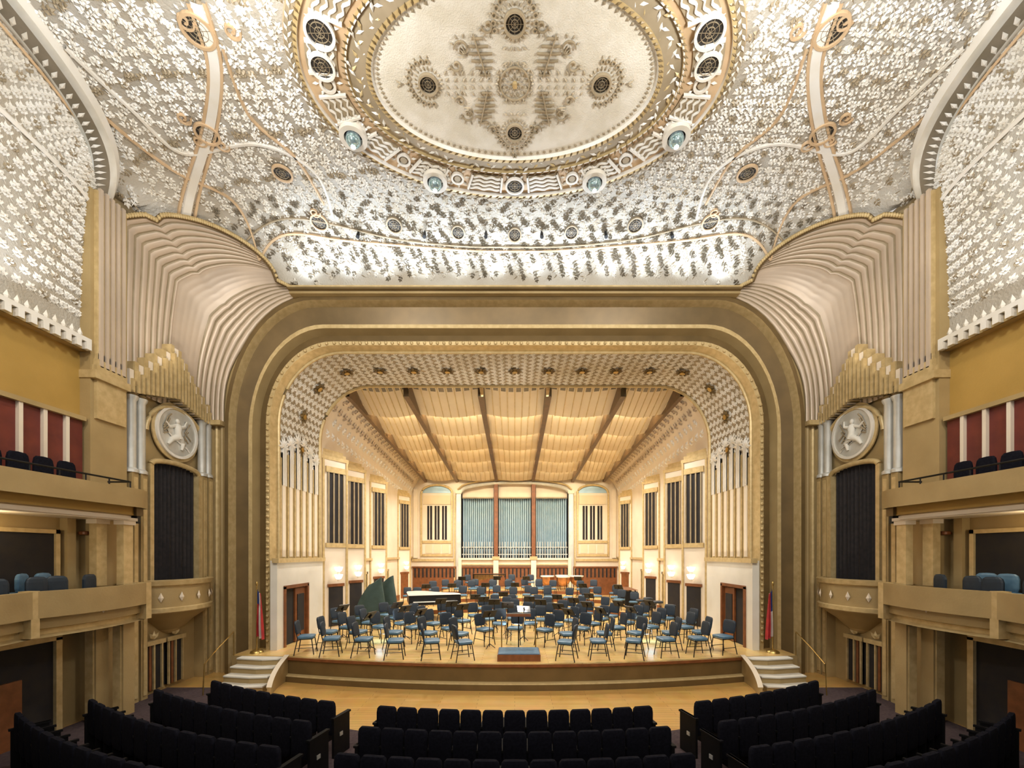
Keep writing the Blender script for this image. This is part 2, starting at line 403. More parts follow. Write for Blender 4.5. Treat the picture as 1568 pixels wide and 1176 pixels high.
# ---------------------------------------------------------------- side lunettes
for sg in (-1,1):
    side='left' if sg<0 else 'right'
    b=B(); rows=[]
    NT=40
    def lp(th,ph):
        y=4.5+3.7*cos(th); xe=lun(y); ze=zc(xe,y)
        return Vector((sg*(xe+(8.3-xe)*sin(ph)),y,4.0+(ze-4.0)*cos(ph)))
    rows=[[lp(pi*(.002+.996*i/NT),pi/2*j/12) for j in range(13)] for i in range(NT+1)]
    b.grid(rows,SILVER); 
    def ln(th,ph):
        e=.01; a=lp(th+e,ph)-lp(th-e,ph); c=lp(th,ph+e)-lp(th,ph-e); n=a.cross(c).normalized()
        if n.x*sg>0: n=-n
        return n
    for i in range(8,42):
        th=.12+1.5*(i-8)/40
        for j in range(25):
            ph=.1+1.34*j/24
            p=lp(th,ph); n=ln(th,ph)
            d=(lp(th,ph+.05)-p).normalized(); e=(lp(th+.05,ph)-p).normalized()
            b.sprig(p,(d*(-1)+e*(1 if (i+j)%2 else -1)*.8).normalized(),n,.155,TAUPE if (i*5+j*3)%11==0 else LEAFL,.19,.04)
    for ph,w,m in ((.2,.12,LEAFL),(.28,.05,PEACH),(.75,.08,LEAFL),(.05,.08,PEACH)):
        b.ribbon([lp(.05+2.9*k/60,ph)+ln(.05+2.9*k/60,ph)*.01 for k in range(61)],Vector((-sg*.7,0,-.7)),w,.05,m)
    b.build('ceiling_vault_'+side,50)
    b=B(); rows=[]
    for i in range(61):
        th=pi*i/60; y=4.5+3.72*cos(th); xe=8.3-1.05*sin(th) ; z=zc(xe,y)
        z=z-(0.25*(abs(cos(th))**8))
        o=Vector((sg*xe,y,z))
        t=Vector((sg*cos(th)*-1.05,-3.72*sin(th),0)).normalized()
        inn=Vector((-t.y,t.x,0))
        if inn.x*sg>0: inn=-inn
        rows.append([o-inn*.2+Vector((0,0,.02)),o-inn*.2+Vector((0,0,-.14)),o-inn*.1+Vector((0,0,-.18)),o+inn*.12+Vector((0,0,-.16)),o+inn*.22+Vector((0,0,-.1)),o+inn*.26+Vector((0,0,.06))])
    b.grid(rows,SILC,False,lambda i,j:[LEAFL,SILC,LEAF,SILC,LEAFL][j])
    for i in range(1,60):
        a,c=rows[i][2],rows[i+1][3]
        d=(c-a); 
        if d.length>0: b.leaf(a,d.normalized(),DN,.2,.035,LEAFL,.03)
    b.build('trim_arch_rib_'+side,40)
# ---------------------------------------------------------------- proscenium
def arch(hw,top,rx,rz,D,zb=-3.2,n=14):
    pts=[(-hw,D,zb)]
    for k in range(1,4): pts.append((-hw,D,zb+(top-rz-zb)*k/4))
    for k in range(n+1):
        a=pi-(pi/2)*k/n; pts.append((-hw+rx+rx*cos(a),D,top-rz+rz*sin(a)))
    for k in range(1,8): pts.append((-(hw-rx)+2*(hw-rx)*k/8,D,top))
    r=[(-p[0],p[1],p[2]) for p in pts[:4+n+1]][::-1]
    return [Vector(p) for p in pts+r]
Ls=[(8.32,7.12,.05,.05,11.2,GOLD),(7.75,6.88,2.3,3.6,11.2,LGOLD),(7.7,6.82,2.3,3.5,11.05,DGOLD),(7.6,6.72,2.25,3.4,11.05,LGOLD),(7.56,6.67,2.2,3.3,11.3,DGOLD),
    (7.2,6.22,2.0,3.0,11.38,GOLD),(7.16,6.15,2.0,2.9,11.2,LGOLD),(7.06,6.05,1.95,2.7,11.2,GOLD),(7.0,5.98,1.9,2.6,11.45,DGOLD),(6.76,5.78,1.85,2.3,11.42,GOLD),
    (6.72,5.72,1.8,2.2,11.25,LGOLD),(6.62,5.62,1.8,2.1,11.25,LGOLD),(6.55,5.57,1.8,2.0,11.5,GOLD)]
b=B(); b.grid([arch(*l[:5]) for l in Ls],None,False,lambda i,j:Ls[i][5])
bp_=arch(6.67,5.67,1.8,2.15,11.23,n=14)
for i in range(len(bp_)-1):
    a,c=bp_[i],bp_[i+1]; N=max(1,int((c-a).length/.16))
    for k in range(N):
        p=a.lerp(c,k/N); 
        if p.z>-2.5: b.pillow(p,(.045,.04,.045),LGOLD,1,6,4)
b.build('trim_proscenium_arch',35)
RD0,RD1=11.5,13.8
bm=B()
rows=[arch(6.55,5.57,1.8,2.0,11.5,-3.2,20),arch(6.47,5.55,1.75,1.9,RD1,-3.2,20)]
nA=len(rows[0])
bm.grid(rows,None,False,lambda i,j:(GOLD if (j<3 or j>=nA-4) else TAUPE))
P0,P1=rows
cum=[0]
for i in range(nA-1): cum.append(cum[-1]+(P0[i+1]-P0[i]).length)
def rp(s,d):
    for i in range(nA-1):
        if s<=cum[i+1] or i==nA-2:
            t=(s-cum[i])/(cum[i+1]-cum[i]); a=P0[i].lerp(P0[i+1],t); c=P1[i].lerp(P1[i+1],t)
            tn=(P0[i+1]-P0[i]).normalized(); n=tn.cross(Vector((0,1,0)))
            p=a.lerp(c,d)
            cc=Vector((0,p.y,1.0))
            if n.dot(cc-p)<0: n=-n
            return p,tn,n
s=5.9; k=0
while s<cum[-1]-5.9:
    for j in range(19):
        d=.06+.88*j/18
        p,tn,n=rp(s+(.055 if j%2 else 0),d)
        dirn=(tn*(1 if (k+j)%2 else -1)*.8+Vector((0,1 if (k//2+j)%2 else -1,0))*.7)
        bm.sprig(p,dirn.normalized(),n,.135,LEAFL,.23,.02)
    s+=.115; k+=1
NR=17
for i in range(NR):
    s=6.3+(cum[-1]-12.6)*i/(NR-1)
    p,tn,n=rp(s,.5)
    bm.ann(p,tn,Vector((0,1,0)),n,0,.08,.08,BRASS,12)
    for q in range(8):
        a=q*pi/4; dd=tn*cos(a)+Vector((0,1,0))*sin(a); bm.leaf(p+dd*.06+n*.04,dd,n,.17,.055,DGOLD,.05)
for dd_,r_ in ((.01,.04),(.99,.06)):
    pts=[rp(.5+(cum[-1]-1)*i/150,dd_)[0]+rp(.5+(cum[-1]-1)*i/150,dd_)[2]*.02 for i in range(151)]
    bm.tube(pts,r_,6,LGOLD)
bm.build('trim_proscenium_frieze',40)
b=B(); b.grid([arch(6.47,5.55,1.75,1.9,RD1,-3.2,20),arch(6.6,6.2,.6,.6,RD1+.02,-3.2,20)],CREAM); b.build('wall_proscenium_back')
for sg in (-1,1):
    side='left' if sg<0 else 'right'
    b=B()
    ny=6
    for k in range(ny):
        y0=11.6+(2.1)*k/ny; y1=y0+2.1/ny*.82
        xw=6.55-(.08)*(y0-11.5)/2.3
        top=2.6+.45*(1-abs(k-2.5)/3)
        b.box(sg*(xw-.03),sg*(xw+.05),y0,y1,-.15,top,LGOLD)
        b.box(sg*(xw-.05),sg*(xw+.05),y0+.07,y1-.07,-.1,top+.15,CREAM)
        for q in range(3):
            yy=y0+.07+q*.07; b.box(sg*(xw-.07),sg*(xw+.05),yy,yy+.035,1.9,top+.5-.1*abs(q-1),LEAFL)
        p=Vector((sg*(xw-.05),(y0+y1)/2,top+.3))
        for q in range(7):
            a=pi*q/6; b.leaf(p,Vector((0,cos(a),sin(a))),Vector((-sg,0,0)),.3,.05,LEAFL,.05)
    b.build('trim_fluted_panel_'+side,40)
    b=B(); xi=6.36
    b.box(sg*xi,sg*6.545,11.15,11.52,-2.6,-.2,WHITE); b.box(sg*xi,sg*6.46,12.75,13.8,-2.6,-.2,WHITE)
    b.box(sg*xi,sg*6.48,11.52,12.75,-.95,-.2,WHITE); b.box(sg*(xi-.08),sg*6.46,11.08,13.82,-.26,-.14,LGOLD)
    b.box(sg*(xi-.04),sg*(xi+.05),11.46,11.54,-2.6,-.93,BROWN);b.box(sg*(xi-.04),sg*(xi+.05),12.73,12.81,-2.6,-.93,BROWN)
    b.box(sg*(xi-.04),sg*(xi+.05),11.46,12.81,-.99,-.9,BROWN)
    b.box(sg*(xi+.09),sg*6.48,11.52,12.75,-2.6,-.95,DARK)
    b.box(sg*(xi+.04),sg*(xi+.09),12.15,12.72,-2.58,-1.02,BROWN); b.box(sg*(xi+.02),sg*(xi+.05),12.25,12.62,-2.3,-1.2,DARK)
    b.build('door_stage_'+side)
# ---------------------------------------------------------------- squinch
def Acurve(t):
    a0=arch(7.78,6.9,2.3,3.6,11.17)
    pts=[p for p in a0[:19] if p.z>3.55]
    pts=[Vector((-7.78,11.17,3.5))]+pts+[Vector((-5.9,11.15,7.08))]
    L=[0]
    for i in range(len(pts)-1): L.append(L[-1]+(pts[i+1]-pts[i]).length)
    s=t*L[-1]
    for i in range(len(pts)-1):
        if s<=L[i+1]+1e-9: return pts[i].lerp(pts[i+1],(s-L[i])/(L[i+1]-L[i]))
    return pts[-1]
def Bcurve(t):
    if t<.42: return Vector((-8.28,8.7,3.5+(7.0-3.5)*t/.42))
    s=(t-.42)/.58; x=8.28-(8.28-5.9)*s; y=8.7+(11.17-8.7)*s
    z=zc(x,y)-.03
    if s<.12: z=7.0+(z-7.0)*s/.12
    return Vector((-x,y,z))
NV=60
for sg in (-1,1):
    side='left' if sg<0 else 'right'
    b=B(); rows=[]
    NFL=20
    for i in range(NV+1):
        t=i/NV; A=Acurve(t); Bq=Bcurve(t); row=[]
        M_=NFL*6
        kb=1-clamp(t/.45); kb=kb*kb*(3-2*kb)
        for j in range(M_+1):
            w=j/M_; p=A.lerp(Bq,w)
            zl=A.z+(Bq.z-A.z)*w
            if w<.18: lp_=Vector((-7.78-(8.25-7.78)*w/.18,11.15,zl))
            else: lp_=Vector((-8.25,11.15-(11.15-8.7)*(w-.18)/.82,zl))
            bul=sin(pi*w)*.55*sin(pi*min(1,t*1.05))
            p=p+Vector((-.5,.62,.35)).normalized()*bul
            p=p.lerp(lp_,kb)
            p.x=max(p.x,-8.26)
            fl=abs(sin(pi*w*NFL)); amp=.045*(1.0 if (w<.3 or w>.58) else .15)*(1-.6*t)
            p=p+Vector((.6,-.6,-.4)).normalized()*fl*amp
            row.append(Vector((p.x*(-sg),p.y,p.z)))
        rows.append(row)
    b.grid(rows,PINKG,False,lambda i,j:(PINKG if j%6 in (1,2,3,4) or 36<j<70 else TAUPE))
    pts=[Bcurve(.42+.58*k/40) for k in range(41)]
    pts=[Vector((p.x*(-sg),p.y,p.z)) for p in pts]
    b.tube(pts,.06,8,DGOLD)
    for i in range(40):
        for q in (0,.5):
            p=pts[i].lerp(pts[i+1],q); b.pillow(p+Vector((-sg*.06,-.06,-.03)),(.04,.04,.05),LGOLD,1,6,4)
    n_=22
    for k in range(n_):
        y0=8.75+2.35*k/n_; yc=y0+.05; d=abs(yc-9.85)/1.2
        top=3.8+1.05*max(0,1-d)**1.2+.12*(k%2); bot=3.4+.25*max(0,1-d*1.2)
        b.box(sg*(8.1-.1*(1-d)),sg*8.32,y0,y0+.095,bot,top,LGOLD if k%2 else CREAM)
        b.box(sg*(8.05-.12*(1-d)),sg*8.32,y0+.02,y0+.075,bot,top-.2,LGOLD)
    b.box(sg*7.78,sg*8.3,11.0,11.2,3.4,3.52,LGOLD)
    b.build('ceiling_squinch_'+side,50)
b=B(); b.box(-5.9,5.9,10.8,11.22,6.86,6.91,DGOLD); b.box(-5.9,5.9,10.9,11.22,6.8,6.86,GOLD); b.box(-5.9,5.9,10.8,10.84,6.91,6.95,LGOLD)
b.build('trim_proscenium_ledge')
# ---------------------------------------------------------------- side walls
def lprof(b,path,prof,m,sg):
    rows=[]
    for (o,z) in prof:
        r=[]
        for i,(x,y) in enumerate(path):
            a=path[max(i-1,0)];c=path[min(i+1,len(path)-1)]
            t=Vector((c[0]-a[0],c[1]-a[1])).normalized(); n=Vector((-t.y,t.x))
            r.append((sg*(x+n.x*o),y+n.y*o,z))
        rows.append(r)
    b.grid(rows,None,False,lambda i,j:m[i])
for sg in (-1,1):
    side='left' if sg<0 else 'right'
    b=B()
    b.poly([(sg*8.3,-2,-3.2),(sg*8.3,11.25,-3.2),(sg*8.3,11.25,2.6),(sg*8.3,-2,2.6)],GOLD)
    b.poly([(sg*8.3,-2,2.6),(sg*8.3,8.0,2.6),(sg*8.3,8.0,4.0),(sg*8.3,-2,4.0)],OCHRE)
    b.poly([(sg*8.3,8.0,2.6),(sg*8.3,11.25,2.6),(sg*8.3,11.25,7.5),(sg*8.3,8.0,7.5)],GOLD)
    b.poly([(sg*8.34,-2,4.0),(sg*8.34,8.3,4.0),(sg*8.34,8.3,8.3),(sg*8.34,-2,8.3)],SILVER)
    b.build('wall_'+side)
    b=B()
    b.box(sg*8.05,sg*8.3,-2,7.93,3.98,4.06,LEAFL); b.box(sg*8.12,sg*8.3,-2,7.93,3.84,3.98,GOLD)
    y=-1.9
    while y<7.85: b.box(sg*8.03,sg*8.14,y,y+.09,3.84,3.97,LEAFL); y+=.18
    y=-1.9
    while y<7.85: b.leaf(Vector((sg*8.1,y,4.03)),Vector((0,0,1)),Vector((-sg,0,0)),.18,.05,LEAFL,.03); y+=.14
    b.build('trim_cornice_'+side)
    b=B()
    b.box(sg*8.1,sg*8.32,7.95,8.7,-3.2,7.0,GOLD)
    b.box(sg*8.04,sg*8.12,8.02,8.62,2.6,7.0,LGOLD)
    for k in range(5):
        b.box(sg*8.0,sg*8.06,8.05+.115*k,8.11+.115*k,3.6,7.05,PINKG)
    b.box(sg*7.98,sg*8.3,7.93,8.66,3.35,3.5,LGOLD)
    for k in range(5): b.box(sg*(8.0+.02*k),sg*8.3,7.98+.03*k,8.6-.03*k,3.5+.12*k,3.62+.12*k,LGOLD)
    b.build('trim_pilaster_'+side)
    b=B()
    b.box(sg*8.2,sg*8.32,-2,7.9,1.25,2.55,REDW)
    y=-1.8
    while y<7.85: b.box(sg*8.14,sg*8.22,y,y+.06,1.25,2.55,CREAM); y+=.36
    b.box(sg*8.12,sg*8.3,-2,7.9,2.5,2.58,GOLD)
    b.build('wall_panelling_'+side)
    b=B(); path=[(8.3,8.42),(7.85,8.42),(7.65,8.38),(7.58,8.2)]+[(7.58,8.0-.5*k) for k in range(21)]
    lprof(b,path,[(0,0.66),(.05,.66),(.05,.74),(0,.76),(0,1.14),(.06,1.16),(.08,1.24),(-.05,1.26),(-.2,1.26),(-.2,.9)],[LGOLD,CREAM,GOLD,OCHRE,LGOLD,LGOLD,LGOLD,GOLD,GOLD],sg)
    b.box(sg*7.6,sg*8.3,-2,8.4,.64,.7,CREAM); b.box(sg*7.7,sg*8.3,-2,8.4,.9,1.0,GOLD)
    pts=[(sg*7.66,8.3-.43*k,1.42) for k in range(24)]
    b.tube([(sg*8.25,8.3,1.42)]+pts,.018,6,BLACK)
    for k in range(24): b.tube([(sg*7.66,8.3-.43*k,1.42),(sg*7.66,8.3-.43*k,1.25)],.012,6,BLACK)
    b.box(sg*7.58,sg*7.78,8.35,8.5,.75,.95,DGOLD); b.box(sg*7.62,sg*7.74,8.4,8.48,.6,.75,BLACK)
    b.build('wall_balcony_front_'+side,35)
    b=B()
    y=0.5
    while y<7.7:
        for (xx,zz) in ((7.85,1.1),): 
            b.pillow((sg*(xx+.05),y,zz+.28),(.03,.15,.24),SEATM); b.pillow((sg*(xx-.05),y,zz+.12),(.1,.15,.05),SEATM)
        y+=.36
    b.build('balcony_seats')
    b=B(); path=[(8.3,8.55),(7.75,8.5)]
    y=8.45
    while y>-2:
        ph=((8.45-y)%2.0)/2.0
        path.append((7.55-.16*sin(pi*ph),y)); y-=.2
    Z0=-.62
    lprof(b,path,[(-.05,Z0-.72),(.02,Z0-.72),(.08,Z0-.68),(.08,Z0-.6),(0,Z0-.58),(0,Z0-.1),(.06,Z0-.08),(.09,Z0),(-.03,Z0+.02),(-.12,Z0+.02),(-.12,Z0-.4)],[LGOLD,LGOLD,LGOLD,GOLD,GOLD,LGOLD,LGOLD,LGOLD,GOLD,GOLD],sg)
    b.box(sg*7.6,sg*8.3,-2,8.45,Z0-.72,Z0-.62,GOLD); b.box(sg*7.65,sg*8.3,-2,8.4,Z0-.45,Z0-.4,DGOLD)
    yy=8.45
    while yy>0:
        b.box(sg*7.42,sg*7.62,yy-.06,yy+.06,Z0-.7,Z0+.03,LGOLD)
        p=Vector((sg*7.36,yy-1.0,Z0-.34))
        for q in range(8):
            a=q*pi/4; b.leaf(p,Vector((0,cos(a),sin(a))),Vector((-sg,0,0)),.11,.035,CREAM,.04)
        yy-=2.0
    b.build('wall_box_tier_'+side,35)
    b=B(); y=1.2; k=0
    while y<8.0:
        for (xx,dz,m_) in ((7.78,0,NAVY),(8.02,.05,BLUE)):
            o_=.12*(k%2)
            if abs(xx-7.78)<.01 and y+o_>7.75: continue
            if xx>8 and y+o_>7.6: continue
            bb=B(); bb.pillow((0,0,0),(.035,.14,.17),m_,.55)
            b.merge(bb,Matrix.Translation((sg*(xx),y+o_,Z0+.07+dz))@Matrix.Rotation(random.uniform(-.6,.6),4,'Z'))
            b.pillow((sg*(xx+.02),y+o_,Z0-.1+dz),(.1,.14,.04),BLUE)
            for dx in (-.06,.06):
                for dy in (-.12,.12): b.cyl(sg*(xx+dx),y+o_+dy,Z0-.39,Z0-.08,.012,6,BLACK)
        y+=.42; k+=1
    b.build('box_chairs')
    b=B()
    for y0 in (7.0,5.0,3.0):
        b.box(sg*8.24,sg*8.31,y0-.75,y0+.45,-1.0,.35,DARK)
        for yy in (y0-.8,y0+.45): b.box(sg*8.2,sg*8.3,yy,yy+.07,-1.0,.42,LGOLD)
        b.box(sg*8.2,sg*8.3,y0-.8,y0+.52,.35,.42,LGOLD)
        b.box(sg*8.16,sg*8.3,y0+.6,y0+.75,-1.0,.64,GOLD)
        b.pillow((sg*8.15,y0+.95,.38),(.08,.14,.04),BROWN)
    for y0 in (7.0,4.8,2.6):
        b.box(sg*8.2,sg*8.31,y0-1.3,y0+.4,-3.2,-1.55,DARK)
        b.box(sg*8.14,sg*8.3,y0+.4,y0+.5,-3.2,-1.5,LGOLD); b.box(sg*8.14,sg*8.3,y0-1.4,y0-1.3,-3.2,-1.5,LGOLD); b.box(sg*8.14,sg*8.3,y0-1.4,y0+.5,-1.55,-1.45,LGOLD)
        b.box(sg*8.16,sg*8.26,y0-.5,y0-.1,-3.2,-2.1,BROWN)
    b.build('wall_openings_'+side)
    for y0,xx in ((8.25,7.72),(7.95,7.95)):
        b=B(); b.box(sg*(xx-.07),sg*(xx+.07),y0-.1,y0+.1,Z0,.66,LGOLD); b.box(sg*(xx-.1),sg*(xx+.1),y0-.13,y0+.13,.56,.66,CREAM)
        b.box(sg*(xx-.08),sg*(xx+.08),y0-.12,y0+.12,-3.2,Z0-.7,GOLD); b.box(sg*(xx-.05),sg*(xx+.1),y0-.15,y0-.11,-3.1,Z0-.8,LGOLD)
        b.build('trim_balcony_column')
    for (yy,zt,zb_) in ((8.86,3.35,1.72),(9.08,3.35,1.72),(10.86,3.45,2.0),(11.06,3.45,2.0)):
        b=B(); xx=8.16
        b.lathe(sg*xx,yy,[(.13,zb_),(.13,zb_+.06),(.09,zb_+.1),(.09,zt-.1),(.12,zt-.05),(.13,zt)],16,SILC)
        for q in range(3): b.lathe(sg*xx,yy,[(.1,zt+.01+.09*q),(.12-.02*q,zt+.05+.09*q),(.08,zt+.1+.09*q)],12,DGOLD)
        b.box(sg*(xx-.09),sg*8.3,yy-.08,yy+.08,-3.2,zb_,GOLD); b.box(sg*(xx-.11),sg*(xx-.05),yy-.04,yy+.04,-3.1,zb_-.1,LGOLD)
        b.build('trim_wall_column',40)
    b=B(); y0,y1=9.36,10.68; zt,zb_=2.0,-.9
    rows=[]
    for j in range(49):
        t=j/48; y=y0+(y1-y0)*t; x=8.24+.04*sin(t*70)
        ztop=zt-.0+.12*sqrt(max(0,1-(2*t-1)**2))
        rows.append([(sg*x,y,zb_),(sg*x,y,ztop)])
    b.grid(rows,DRAPE)
    for yy in (y0-.1,y1): b.box(sg*8.1,sg*8.3,yy,yy+.1,zb_,zt,LGOLD)
    pts=[(sg*8.14,y0-.05+(y1-y0+.1)*k/20,zt+.15*sqrt(max(0,1-(2*k/20-1)**2))) for k in range(21)]
    b.tube(pts,.06,8,LGOLD)
    b.build('wall_niche_drape_'+side,60)
    b=B(); o=Vector((sg*8.24,10.12,2.92)); n=Vector((-sg,0,0)); t1=Vector((0,1,0)); t2=Vector((0,0,1))
    b.ann(o,t1,t2,n,0,.58,.05,SILC,40); b.ann(o,t1,t2,n,.56,.62,.08,LEAFL,40)
    b.ann(o,t1,t2,n,.62,.7,.03,LGOLD,40)
    c=o+n*.07
    def P(a,e): return c+t1*(a*-1)+t2*e
    b.tube([P(0,-.15),P(.02,0),P(.03,.13),P(.02,.2)],[.09,.075,.1,.05],8,WHITE)
    b.pillow(P(.02,.27),(.04,.055,.065),WHITE,1)
    b.tube([P(-.03,-.12),P(-.14,-.22),P(-.1,-.4)],[.08,.06,.03],8,WHITE)
    b.tube([P(.04,-.12),P(.2,-.2),P(.3,-.34)],[.08,.06,.03],8,WHITE)
    b.tube([P(-.06,.14),P(-.2,.2),P(-.24,.34)],[.04,.035,.02],8,WHITE)
    b.tube([P(.1,.14),P(.26,.08),P(.36,.18)],[.04,.035,.02],8,WHITE)
    for q in range(7): b.tube([P(.3-.05*q,-.05-.03*q),P(.1-.06*q,-.2-.02*q),P(-.1-.04*q,-.1-.05*q)],.015,5,LEAFL)
    for q in range(4): b.tube([P(-.35+.05*q,.3-.2*q),P(-.2+.02*q,.05-.1*q),P(-.38+.08*q,-.1-.08*q)],.018,5,TAUPE)
    for q in range(4): b.tube([P(.2+.05*q,.4-.12*q),P(.3,.3-.12*q),P(.42,.05-.05*q)],.018,5,TAUPE)
    b.build('wall_relief_medallion',50)
    b=B()
    pts=[(sg*8.2,10.12+.85*cos(pi*k/24),2.75+.75*sin(pi*k/24)) for k in range(25)]
    b.tube(pts,.05,8,LGOLD)
    b.build('trim_niche_arch_'+side,50)
    b=B(); a0,a1=(-pi/2,pi/2) if sg<0 else (pi/2,3*pi/2)
    prof=[(.1,-1.9),(.25,-1.8),(.45,-1.6),(.8,-1.36),(.86,-1.33),(.86,-1.24),(.8,-1.22),(.8,-.76),(.86,-.72),(.88,-.62),(.74,-.6),(.74,-1.1),(.0,-1.1)]
    mm=[LGOLD,GOLD,GOLD,LGOLD,LGOLD,LGOLD,GOLD,LGOLD,LGOLD,LGOLD,GOLD,DGOLD]
    b.lathe(0,0,prof,28,None,a0,a1,lambda i,j:mm[i])
    b.v=[(sg*8.3+v[0]*.85,10.02+v[1]*1.18,v[2]) for v in b.v]
    for q in range(5):
        a=(-.9+.45*q); x=sg*(8.3-.70*cos(a)); y=10.02+.97*sin(a)
        b.leaf(Vector((x,y,-1.1)),Vector((0,0,1)),Vector((-sg*cos(a),sin(a),0)),.22,.05,CREAM,.04)
    b.build('wall_opera_box_'+side,40)
    b=B()
    for yy in (9.25,9.85):
        b.box(sg*8.22,sg*8.31,yy,yy+.45,-3.1,-2.05,DARK)
        for q in (0,.2,.41): b.box(sg*8.18,sg*8.26,yy+q,yy+q+.035,-3.1,-2.03,LGOLD)
        b.box(sg*8.16,sg*8.26,yy-.05,yy+.5,-2.08,-1.98,LGOLD)
        b.box(sg*8.2,sg*8.25,yy+.1,yy+.16,-3.1,-2.05,BROWN)
        for q in range(3):
            p=Vector((sg*8.2,yy+.22,-1.96)); a=pi/2+(q-1)*.7; b.leaf(p,Vector((0,cos(a),sin(a))),Vector((-sg,0,0)),.2,.05,LGOLD,.04)
    b.build('window_under_box')
    b=B()
    for k in range(3):
        x=7.86+.14*k; b.lathe(sg*x,11.2,[(.05,-3.2),(.05,3.45)],8,GOLD if k!=1 else LGOLD)
    b.build('trim_wall_reeds')
# ---------------------------------------------------------------- floors
def lip(x): return 9.78+(23.9-sqrt(23.9**2-x*x))
b=B(); b.poly([(-8.3,-2,-3.2),(8.3,-2,-3.2),(8.3,11.3,-3.2),(-8.3,11.3,-3.2)],WOODA); b.build('floor')
b=B()
N=40
top=[(-8.25+16.5*i/N) for i in range(N+1)]
rows=[[(x,-2,-3.19) for x in top],[(x,min(17.3-sqrt(max(0,10.2**2-x*x)),9.9),-3.19) for x in top]]
b.grid(rows,CARPET); b.build('floor_carpet')
b=B()
xs=[-5.74+11.48*i/48 for i in range(49)]
rows=[[(x,lip(x),-2.6) for x in xs],[(x,13.9,-2.6) for x in xs]]
b.grid(rows,WOODF)
for sg in (-1,1): b.poly([(sg*5.74,10.49,-2.6),(sg*7.2,10.6,-2.6),(sg*7.2,11.45,-2.6),(sg*6.55,11.5,-2.6),(sg*6.5,13.9,-2.6),(sg*5.74,13.9,-2.6)],WOODF)
b.poly([(-6.5,13.9,-2.6),(6.5,13.9,-2.6),(6.5,26.1,-2.6),(-6.5,26.1,-2.6)],WOODF)
b.build('floor_stage')
b=B()
pr=[(0.03,-2.6),(-.04,-2.6),(-.04,-2.67),(0.0,-2.69),(0.0,-3.02),(-.05,-3.04),(-.12,-3.06),(-.12,-3.2)]
b.grid([[(x,lip(x)+o,z) for x in xs] for o,z in pr],None,False,lambda i,j:[WOODF,BROWN,BROWN,DGOLD,GOLD,LGOLD,DGOLD][i])
for sg in (-1,1): b.poly([(sg*5.74,10.49,-2.6),(sg*7.2,10.6,-2.6),(sg*7.2,10.6,-3.2),(sg*5.74,10.49,-3.2)],GOLD)
b.build('wall_stage_front')
for sg in (-1,1):
    b=B()
    for k in range(4):
        y0=9.55+.24*k; z1=-3.2+.15*(k+1)
        pts=[(sg*(5.78+.02*k),y0),(sg*6.2,y0-.05),(sg*(6.9),y0+.08),(sg*(6.9),10.56),(sg*5.78,10.48)]
        b.grid([[(p[0],p[1],-3.2) for p in pts],[(p[0],p[1],z1-.03) for p in pts]],GOLD,True)
        b.grid([[(p[0]-sg*.0,p[1]-.02,z1-.03) for p in pts],[(p[0],p[1]-.02,z1) for p in pts]],WHITE,True)
        b.poly([(p[0],p[1]-.02,z1) for p in pts],WHITE)
    b.build('stage_steps')
    b=B()
    rows=[]
    for k in range(13):
        t=k/12; y=10.5-1.25*t; x=5.74-.28*t*t; zt=-2.56-.42*t
        rows.append([(sg*(x-.04),y,-3.2),(sg*(x-.04),y,zt-.05),(sg*(x-.06),y,zt),(sg*(x+.06),y,zt),(sg*(x+.04),y,zt-.05),(sg*(x+.04),y,-3.2)])
    b.grid(rows,None,False,lambda i,j:[GOLD,LGOLD,CREAM,LGOLD,GOLD][j]); b.poly(rows[-1],LGOLD)
    b.build('trim_steps_cheek',40)
    b=B(); b.tube([(sg*7.15,10.6,-2.0),(sg*7.05,9.9,-2.25),(sg*7.0,9.4,-2.5),(sg*7.0,9.35,-3.2)],.014,6,BRASS)
    b.tube([(sg*7.15,10.6,-2.0),(sg*7.15,10.6,-2.6)],.014,6,BRASS); b.build('stair_handrail',50)
